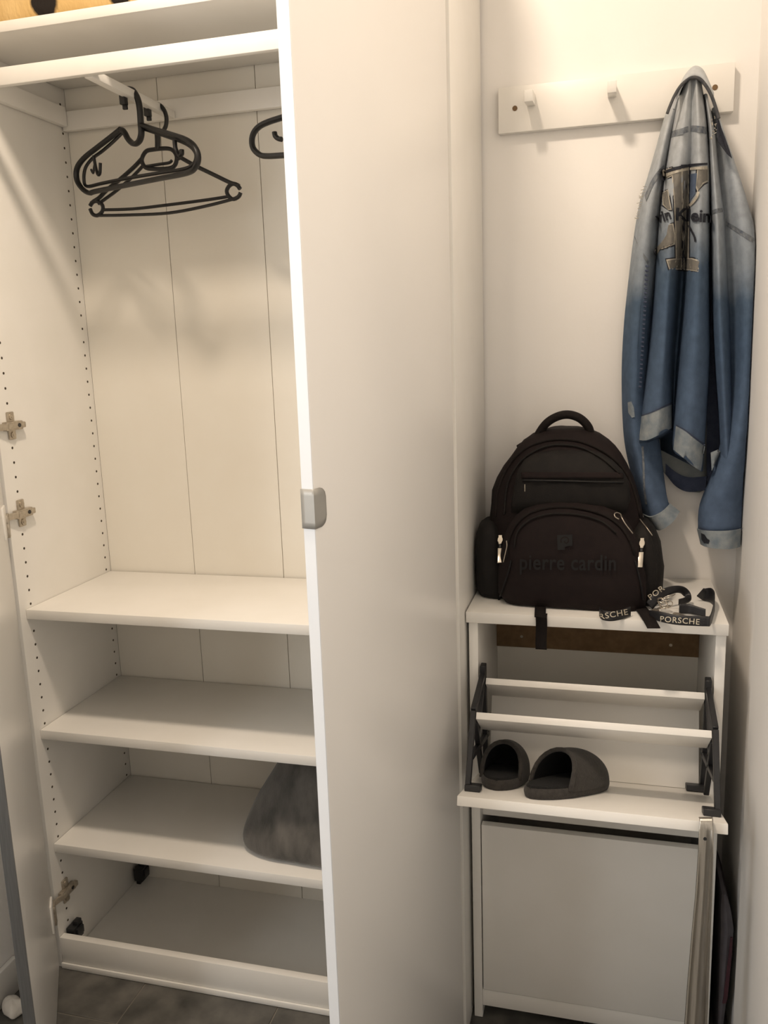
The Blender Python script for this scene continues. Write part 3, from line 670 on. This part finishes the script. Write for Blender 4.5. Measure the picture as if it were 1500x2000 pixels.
# rim of the collar: dark inside edge running round the loop
rim_ = [(1303,222),(1309,206),(1318,186),(1331,166),(1350,152),(1366,154),(1379,168),(1390,188),(1399,214),(1404,232)]
MB().tube(cat([aty(u, v, .249) for u, v in rim_], 6), .0030, 8).build('collar_rim', M['rim'], JK, smooth=True, label='dark turned edge of the collar')
flapq('collar_point', [(1399,226,.262),(1404,234,.256),(1409,250,.252),(1416,268,.250),(1424,290,.250),(1430,309,.252),(1420,300,.252),(1411,288,.252),(1403,276,.254),(1399,262,.258),(1401,246,.260)], M['navy'], .25, lbl='dark pointed collar tip')
tb = bvh([jb]); tl = bvh([jl]); trr = bvh([jr]); tpk = bvh([jp]); tall = bvh([jb, jp, jr, jl])
def sm(mb, name, m, label=None): return mb.build(name, m, JK, smooth=True, label=label)
# yoke band, seams
sm(strip(tb, [(1312,256),(1330,251),(1352,245),(1380,248)], [(1309,270),(1330,263),(1352,257),(1382,262)], .0025, .26, 30), 'yoke_seam', M['seam'])
sm(strip(tpk, [(1388,412),(1398,408),(1411,406)], [(1389,420),(1399,415),(1412,414)], .0022, .26, 12, 2), 'placket_seam', M['seam'])
sm(strip(trr, [(1418,432),(1440,445),(1462,458),(1473,465)], [(1418,441),(1440,455),(1462,469),(1474,477)], .0025, .27, 24, 2), 'armhole_seam', M['seam'])
sm(strip(tl, [(1297,322),(1283,336),(1270,356),(1259,382)], [(1299,331),(1286,346),(1273,368),(1262,394)], .0025, .28, 20, 2), 'shoulder_seam', M['seam'])
sm(strip(tl, [(1238,458),(1246,476),(1258,496),(1268,510)], [(1240,466),(1248,486),(1258,506),(1266,518)], .0025, .27, 16, 2), 'armhole_seam', M['seam'])
# stitched sleeve seam: a run of puckers
sm(line(tl, [(1265,512),(1261,560),(1256,620),(1252,690),(1249,765)], 11, .0022, .28, 40), 'sleeve_seam', M['denim'])
mb = MB()
for k in range(28):
    v = 520+k*8.7; u = 1264-(v-512)*.060
    q = onto(tl, u, v, .0034, .28); mb.obox(q, (.0036,0,-.0006), (0,.0012,0), (.0002,0,.0018))
mb.build('seam_puckers', M['dkdenim'], JK, bevel=.0006, seg=1)
sm(line(tl, [(1255,872),(1257,910),(1258,950),(1262,985)], 4, .0022, .28, 20), 'sleeve_seam', M['seam'])
# hem bands
sm(strip(tb, [(1248,815),(1268,808),(1290,799),(1312,790)], [(1241,858),(1262,860),(1288,849),(1312,836)], .004, .26, 30, 6), 'hem_band', M['washed'], 'bleached hem band, left half')
sm(strip(tb, [(1320,832),(1338,842),(1358,858),(1377,872)], [(1315,878),(1332,892),(1350,908),(1369,920)], .004, .26, 30, 6), 'hem_band', M['washed'], 'bleached hem band, right half')
sm(line(tb, [(1249,812),(1270,806),(1292,796),(1312,787)], 2.2, .005, .26), 'hem_stitch', M['dkdenim'])
sm(line(tb, [(1320,830),(1338,840),(1358,855),(1377,869)], 2.2, .005, .26), 'hem_stitch', M['dkdenim'])
sm(line(bvh([jr]), [(1366,1031),(1385,1036),(1420,1037),(1450,1032)], 2, .006, .27), 'cuff_stitch', M['dkdenim'])
# frayed patches
sm(poly(tl, [(1226,786),(1233,784),(1238,796),(1240,814),(1234,816),(1227,806)], .002, .28), 'worn_spot', M['washed'], 'pale worn spot')
sm(poly(trr, [(1388,884),(1402,878),(1407,882),(1398,904),(1390,920),(1389,902)], .002, .28), 'worn_spot', M['washed'], 'pale worn spot')
fr_ = MB()
for k in range(16):
    v = 365+k*4.2; q = aty(1263-k*1.0+random.uniform(-1,2), v, .312); fr_.tube([q, q+Vector((-.006-random.random()*.006, -.002, random.uniform(-.005,.004)))], .0007, 4)
tag(fr_.build('shoulder_fray', M['cream'], JK, label='frayed shoulder edge'), kind='stuff')
fr_ = MB()
for k in range(12):
    q = aty(1393+random.uniform(-4,6), 232+k*3.6, .264); fr_.tube([q, q+Vector((random.uniform(-.004,.006), -.003, random.uniform(-.006,.004)))], .0009, 4)
tag(fr_.build('collar_fray', M['cream'], JK, label='frayed collar edge'), kind='stuff')
# applique letters on the back panel
O = .0020
def appl(pts, nm, y=.26):
    c = Vector((sum(p[0] for p in pts)/len(pts), sum(p[1] for p in pts)/len(pts), 0))
    big = [(p[0]+(4.2 if p[0] > c.x else -4.2), p[1]+(4.2 if p[1] > c.y else -4.2)) for p in pts]
    b = poly(tb, big, O, y).build(nm, M['navy'], JK, smooth=True, label='dark embroidered outline')
    q = poly(tb, [(p[0]+(2.0 if p[0] > c.x else -2.0), p[1]+(2.0 if p[1] > c.y else -2.0)) for p in pts], O+.0007, y).build(nm, M['cream'], JK, smooth=True, label='frayed cream edge')
    return poly(tb, pts, O+.0014, y).build(nm, M['taupe'], JK, smooth=True, label='taupe letter patch')
appl([(1313,332),(1330,327),(1332,400),(1332,504),(1322,506),(1321,450),(1318,390)], 'applique')
appl([(1334,326),(1345,325),(1344,400),(1343,504),(1334,504)], 'applique')
appl([(1303,509),(1318,507),(1335,506),(1349,506),(1366,511),(1362,529),(1352,527),(1335,525),(1309,524)], 'applique')
appl([(1296,334),(1310,329),(1311,342),(1297,350)], 'applique')
sm(strip(tb, [(1301,332),(1320,326),(1350,320),(1382,318)], [(1300,338),(1320,332),(1350,325),(1382,322)], .0042, .26, 24, 2), 'applique', M['navy'], 'dark embroidered top line')
sm(strip(tb, [(1301,339),(1320,333),(1350,327),(1382,324)], [(1301,346),(1320,338),(1350,332),(1382,331)], .0042, .26, 24, 2), 'applique', M['cream'], 'frayed cream top line')
appl([(1295,378),(1303,372),(1306,392),(1310,408),(1303,408),(1296,398)], 'applique')
appl([(1305,440),(1313,438),(1317,460),(1316,476),(1302,474),(1290,486),(1284,496),(1281,484),(1292,474),(1302,458)], 'applique')
appl([(1364,330),(1382,330),(1382,352),(1372,357),(1364,372),(1360,362)], 'applique')
sm(poly(tb, [(1347,340),(1361,338),(1358,378),(1346,396)], .0036, .26), 'applique', M['patchblue'], 'blue denim field inside the letter')
sm(line(tb, [(1346,402),(1354,394),(1361,384),(1364,374)], 5, .0042, .26), 'applique', M['cream'], 'frayed cream diagonal')
sm(line(tb, [(1345,440),(1350,450),(1356,462),(1358,472)], 4, .0042, .26), 'applique', M['navy'], 'dark embroidered diagonal')
sm(text(tb, 'vin', (1284,436), (1312,427), 21, .0056, .26, bold=.03), 'lettering', M['navy'], 'black embroidered lettering')
sm(text(tb, 'Klein', (1320,430), (1388,434), 24, .0056, .26, bold=.03), 'lettering', M['navy'], 'black embroidered lettering')

# ---------------------------------------------------------------- backpack on the shoe cabinet
BP = empty('backpack', (1.19, .22, .9245), 'dark brown backpack standing on top of the shoe cabinet', 'backpack')
def clampx(q): q.x = max(q.x, 1.004); return q
def sect(y, xl, xr, yf, yb, ym, n=44, e=3.0, zlift=None):
    a = aty(xl, y, ym); b = aty(xr, y, ym); z = max((a.z+b.z)/2, .9252) if zlift is None else zlift
    x0, x1 = max(a.x, 1.004), b.x; cx, hw, cy, hd = (x0+x1)/2, (x1-x0)/2, (yf+yb)/2, (yb-yf)/2
    return [Vector((cx+hw*math.copysign(abs(math.cos(t))**(2/e), math.cos(t)), cy+hd*math.copysign(abs(math.sin(t))**(2/e), math.sin(t)), z)) for t in [2*math.pi*k/n for k in range(n)]]
rows = [sect(1150,985,1250,.16,.31,.2,zlift=.9252), sect(1148,970,1262,.145,.325,.2,zlift=.928)]
for y, xl, xr, yf in ((1135,958,1268,.140),(1100,955,1272,.138),(1060,955,1266,.142),(1015,956,1258,.148),(985,957,1252,.154),(960,960,1246,.160),(935,968,1237,.168),(912,981,1226,.177),(892,995,1215,.187),(876,1007,1203,.197),(864,1019,1190,.208),(853,1036,1172,.222),(846,1052,1152,.235),(842,1068,1136,.246)):
    rows.append(sect(y, xl, xr, yf, .345-.0005*max(0, 900-y), .22))
bb = MB().loft(rows).build('main_compartment', M['pack'], BP, smooth=True)
# front pocket
def pocket(name, rows_, m, e=2.6, lab=None):
    R_ = []
    for y, xl, xr, yf, yb in rows_:
        A = aty(xl, y, (yf+yb)/2); B = aty(xr, y, (yf+yb)/2); cx, hw, cy, hd = (A.x+B.x)/2, (B.x-A.x)/2, (yf+yb)/2, (yb-yf)/2; z = max((A.z+B.z)/2, .9256)
        R_.append([Vector((max(1.004, cx+hw*math.copysign(abs(math.cos(t))**(2/e), math.cos(t))), cy+hd*math.copysign(abs(math.sin(t))**(2/e), math.sin(t)), z)) for t in [2*math.pi*k/40 for k in range(40)]])
    return MB().loft(R_).build(name, m, BP, smooth=True, label=lab)
fp = pocket('front_pocket', [(1189,1030,1225,.118,.17),(1186,1006,1250,.106,.18),(1178,988,1262,.100,.18),(1160,974,1264,.094,.18),(1120,974,1262,.092,.18),(1080,978,1252,.097,.18),(1050,984,1246,.103,.18),(1028,993,1235,.109,.18),(1010,1006,1222,.116,.18),(996,1024,1204,.124,.18),(986,1046,1180,.134,.18),(980,1072,1146,.145,.178),(977,1090,1124,.156,.176)], M['pack'], 3.0)
up = pocket('upper_pocket', [(1000,996,1222,.150,.20),(975,1000,1230,.146,.20),(940,1006,1226,.150,.20),(918,1012,1216,.158,.21),(898,1024,1196,.170,.22),(884,1042,1172,.184,.23),(876,1064,1146,.198,.235),(873,1084,1126,.208,.24)], M['pack2'], 3.2)
sl_ = pocket('side_pocket', [(1172,955,1000,.17,.27),(1166,940,1004,.15,.29),(1140,934,1008,.142,.30),(1100,930,1004,.142,.30),(1060,930,998,.146,.30),(1035,933,990,.152,.295),(1020,939,982,.162,.285),(1013,948,974,.18,.26)], M['pack2'], 2.6)
sr_ = pocket('side_pocket', [(1176,1228,1262,.16,.26),(1168,1222,1284,.14,.28),(1140,1222,1294,.134,.29),(1100,1220,1297,.136,.29),(1060,1222,1291,.142,.29),(1038,1228,1283,.150,.285),(1024,1236,1274,.162,.275),(1016,1244,1266,.18,.25)], M['pack2'], 2.6)
for o in (bb, fp, up, sl_, sr_):
    tx_ = bpy.data.textures.new('nylon_slouch', 'CLOUDS'); tx_.noise_scale = .06; d_ = o.modifiers.new('d', 'DISPLACE'); d_.texture = tx_; d_.strength = .008; d_.mid_level = .5; d_.texture_coords = 'LOCAL'
# grab handle and straps
hp = cat([aty(u, v, y) for u, v, y in ((1046,866,.265),(1052,848,.258),(1068,826,.252),(1090,813,.25),(1112,810,.25),(1134,818,.252),(1150,836,.256),(1153,856,.262),(1150,868,.268))], 6)
MB().tube(hp, .0088, 12, flat=(Vector((0,1,0)), 1.5, 1.0)).build('grab_handle', M['web'], BP, smooth=True)
for P in (((1012,874),(1030,863),(1052,852),(1075,846)), ((1130,846),(1152,853),(1172,862),(1190,872))):
    MB().tube(cat([aty(u, v, .262) for u, v in P], 6), .006, 8, flat=(Vector((0,1,0)), 2.2, 1.0)).build('shoulder_tab', M['web'], BP, smooth=True)
tbp = bvh([bb, fp, up, sl_, sr_]); tfp = bvh([fp]); tup = bvh([up, bb])
# piping and zips
def pipe(tree, P, r, off, nm, m, y=.15, n=40, lab=None):
    C = resample(cat([Vector((*q, 0)) for q in P], 6), n)
    return MB().tube([onto(tree, c.x, c.y, off, y) for c in C], r, 6).build(nm, m, BP, smooth=True, label=lab)
pipe(tbp, [(968,1010),(972,960),(990,915),(1020,880),(1060,862),(1100,858),(1140,864),(1185,886),(1220,920),(1240,965),(1250,1010)], .0032, .003, 'zip_seam', M['web'])
pipe(tbp, [(985,1005),(990,950),(1008,912),(1035,886),(1070,871),(1105,869),(1140,876),(1180,898),(1210,925)], .0022, .004, 'zip_seam', M['pack2'])
pipe(tfp, [(990,1090),(992,1060),(1004,1030),(1026,1007),(1058,994),(1095,990),(1140,994),(1180,1006),(1212,1028),(1232,1058),(1240,1085)], .0030, .003, 'pocket_zip', M['web'])
pipe(tfp, [(1004,1070),(1010,1040),(1030,1018),(1062,1006),(1098,1003),(1140,1007),(1178,1020),(1204,1042)], .0020, .004, 'pocket_zip', M['pack2'])
pipe(tbp, [(1020,938),(1080,939),(1150,941),(1218,942)], .0022, .004, 'slot_zip', M['print'])
MB().loft([[onto(tbp, u, v, .0045, .15) for v in (922, 926, 930, 934)] for u in range(1018, 1222, 8)], closed=False).build('zip_flap', M['pack'], BP, smooth=True, solid=.0012)
pipe(tbp, [(974,1172),(982,1150),(992,1120),(998,1095)], .0022, .003, 'pocket_seam', M['print'])
pipe(tbp, [(1256,1172),(1253,1150),(1247,1120),(1240,1095)], .0022, .003, 'pocket_seam', M['print'])
# zip pulls
def pull(u, v0, v1, sk, nm, big=True):
    y = .12; mb = MB(); up_ = Vector((0,0,1))
    A = onto(tbp, u, v0, .006, y); B = onto(tbp, u+sk, v1, .009, y); d_ = (B-A); sd = Vector((.97,.2,0)).normalized(); nn = d_.normalized().cross(sd).normalized()
    sl = MB(); c = A+d_*.16
    sl.loft([[c+d_.normalized()*k+sd*w*.0056*s+nn*t for s, t in ((-1,-.002),(1,-.002),(1,.002),(-1,.002))] for k, w in ((-.011,.75),(-.006,.72),(-.002,1.0),(.003,1.0),(.008,.6),(.011,.55))])
    o = sl.build('zip_slider', M['silver'], BP, bevel=.0008, seg=1)
    MB().obox(A+d_*.40, sd*.0022, d_.normalized()*.0035, nn*.0018).build('zip_link', M['blackp'], o)
    MB().obox(A+d_*.73, sd*.0046, d_*.26, nn*.0016).build('zip_pull', M['silver'], o, bevel=.0008)
pull(977, 1046, 1100, -1, 'l'); pull(1254, 1052, 1109, -4, 'r')
def wirepull(P, r=.0011):
    pts = [onto(tbp, u, v, .008, .13) for u, v in P]
    return MB().tube(cat(pts, 4), r, 6).build('wire_pull', M['nickel'], BP, smooth=True, label='thin metal zip pull')
wirepull([(1209,1014),(1202,1010),(1200,1004),(1205,1001),(1212,1004),(1214,1010),(1222,1024),(1236,1042)])
wirepull([(1250,1014),(1256,1022),(1264,1032),(1274,1046)]); wirepull([(989,1056),(990,1066),(987,1080),(983,1098)], .0010)
wirepull([(1025,946),(1025,954),(1025,960)], .0008)
# name and emblem on the front pocket
text(tfp, 'pierre cardin', (1015,1112), (1203,1114), 30, .0016+.004, .1, bold=.014, space=1.05).build('lettering', M['print'], BP, label='black name printed across the pocket')
poly(tfp, [(1088,1045),(1118,1044),(1118,1066),(1112,1066),(1103,1068),(1103,1074),(1089,1074)], .005, .1).build('emblem', M['print'], BP, label='black square emblem with a curl')
sw = [(1096,1060),(1096,1053),(1102,1049),(1109,1051),(1110,1058),(1105,1061),(1102,1057)]
line(tfp, sw, 2.0, .0064, .1, 26).build('emblem_curl', M['pack'], BP, label='brown curl of the emblem')
text(tfp, '1950', (1108,1136), (1124,1136), 6, .005, .1).build('small_print', M['print'], BP) if False else None
# two webbing straps hanging from the bag
def strap(P, w, label):
    L = [Vector(q) for q in P]; L = cat(L, 5); rows = []
    for i, q in enumerate(L):
        rows.append([q+Vector((w/2*s, 0, 0)) for s in (-1, 1)])
    return MB().loft(rows, closed=False).build('webbing_strap', M['web'], BP, solid=.0016, smooth='auto', label=label)
T0 = .9262
q0 = atz(1054, 1188, T0); q1 = atz(1055, 1206, T0)
e1 = Vector((q1.x, .0575, .9262)); e2 = aty(1057, 1268, .0545)
strap([q0+Vector((0,.02,0)), q1, Vector((q1.x+.001, .064, .9266)), Vector((q1.x+.001, .0555, .9225)), Vector((q1.x+.0015, .0545, .905)), e2.lerp(Vector((q1.x, .0545, .905)), .4), e2], .0215, 'long strap hanging over the cabinet edge')
a_, b_ = atz(1247, 1182, T0), atz(1277, 1226, T0+.0005)
dv = (b_-a_).normalized(); sd = Vector((dv.y, -dv.x, 0))*.0115
MB().loft([[a_.lerp(b_, t)+sd*s+Vector((0,0,.004*math.sin(math.pi*t))) for s in (-1, 1)] for t in [k/8 for k in range(9)]], closed=False).build('webbing_strap', M['web'], BP, solid=.0016, smooth='auto', label='short strap lying towards the cabinet edge')

# ---------------------------------------------------------------- lanyard with keys beside the backpack
LY = empty('lanyard', (1.38, .12, .9245), 'black lettered lanyard with a bunch of key rings, beside the backpack', 'lanyard')
def ribbon(P, hv, nm='ribbon', n=6):
    C = cat([Vector(q[0]) for q in P], n); Hh = cat([Vector(q[1]) for q in P], n)
    R_ = [[c+h*(j/4) for j in range(5)] for c, h in zip(C, Hh)]
    for q in [q for w_ in R_ for q in w_]: q.z = max(q.z, .9262)
    return MB().loft(R_, closed=False).build(nm, M['lany'], LY, smooth=True, solid=.0012)
ZT = .9246
def B_(u, v): return atz(u, v, ZT)
UPV = Vector((0, .004, .0195))
r3 = ribbon([(B_(1268,1208),UPV*.8),(B_(1290,1216),UPV),(B_(1320,1222),UPV),(B_(1352,1224),UPV),(B_(1380,1225),UPV),(B_(1387,1224),UPV*1.0),(B_(1392,1212),UPV*1.1),(B_(1396,1195),UPV*1.25)], 0)
r4 = ribbon([(B_(1396,1196),UPV*1.5),(B_(1395,1186),UPV*1.55),(B_(1388,1178),UPV*1.5),(B_(1376,1174),UPV*1.25)], 0)
buck = aty(1376, 1160, .22)
MB().obox(aty(1377,1163,.20), (.010,.004,-.008), (.001,.002,.0005), (.006,.0,.008)).build('buckle', M['blackp'], LY, bevel=.001)
r1 = ribbon([(B_(1232,1205),UPV),(B_(1212,1212),UPV),(B_(1192,1215),UPV),(B_(1176,1212),UPV),(B_(1170,1204),UPV*.9)], 0)
def A_(u, v, y): return aty(u, v, y)
dn_ = Vector((.006, .010, -.017))
loop = [(1262,1176,.125),(1278,1160,.13),(1297,1149,.14),(1318,1144,.155),(1336,1146,.17),(1348,1157,.175),(1350,1172,.16),(1338,1180,.14),(1326,1182,.125)]
HV = [Vector((.012,-.002,-.014)),Vector((.010,-.002,-.015)),Vector((.006,-.002,-.015)),Vector((.001,-.003,-.014)),Vector((-.006,-.003,-.013)),Vector((-.011,-.002,-.008)),Vector((-.006,0,.010)),Vector((-.002,0,.013)),Vector((0,0,.012))]
r2 = ribbon([(A_(u, v, y), h) for (u, v, y), h in zip(loop, HV)], 0)
r5 = ribbon([(B_(1326,1200),UPV),(B_(1345,1200),UPV),(B_(1362,1203),UPV*.9),(B_(1378,1206),UPV*.8)], 0)
text(bvh([r3]), 'PORSCHE', (1289,1214), (1366,1220), 11, .0018, .08, bold=.006, space=1.1).build('lettering', M['lprint'], LY, label='pale lettering on the ribbon')
text(bvh([r1]), 'RSCHE', (1172,1210), (1227,1200), 11, .0018, .08, bold=.006, space=1.1).build('lettering', M['lprint'], LY, label='pale lettering on the ribbon')
text(bvh([r2]), 'POR', (1271,1172), (1299,1151), 11, .0018, .13, bold=.006, space=1.1).build('lettering', M['lprint'], LY, label='pale lettering on the ribbon')
kc = atz(1303, 1196, .9255)
for k in range(6):
    tl_ = random.uniform(.2, 1.1); az = random.uniform(0, 6.28); ce = kc+Vector((random.uniform(-.014,.014), random.uniform(-.008,.012), .008+.004*k))
    nx = Vector((math.sin(tl_)*math.cos(az), math.sin(tl_)*math.sin(az), math.cos(tl_))); e1_ = nx.orthogonal().normalized(); e2_ = nx.cross(e1_)
    rr = random.choice((.010,.012,.0135)); lo = min(0, min((ce+e1_*rr*math.cos(a)+e2_*rr*math.sin(a)).z for a in [j*.3 for j in range(21)])-.9262)
    ce.z -= lo if lo < 0 else 0
    MB().tube([ce+e1_*rr*math.cos(j*math.pi/14)+e2_*rr*math.sin(j*math.pi/14) for j in range(28)], .0009, 6, True).build('key_ring', M['silver'], LY, smooth=True)
for (u, v), (du, dv_) in (((1288,1200),(30,3)), ((1322,1199),(22,6)), ((1280,1192),(18,8))):
    A = atz(u, v, .927); B = atz(u+du, v+dv_, .927); d_ = B-A; s_ = Vector((-d_.y, d_.x, 0)).normalized()
    MB().obox(A.lerp(B,.62), d_*.38, s_*.0028, (0,0,.0009)).cyl(A+Vector((0,0,-.0009)), A+Vector((0,0,.0009)), .0072, 18).build('key', M['nickel'], LY, smooth='auto')
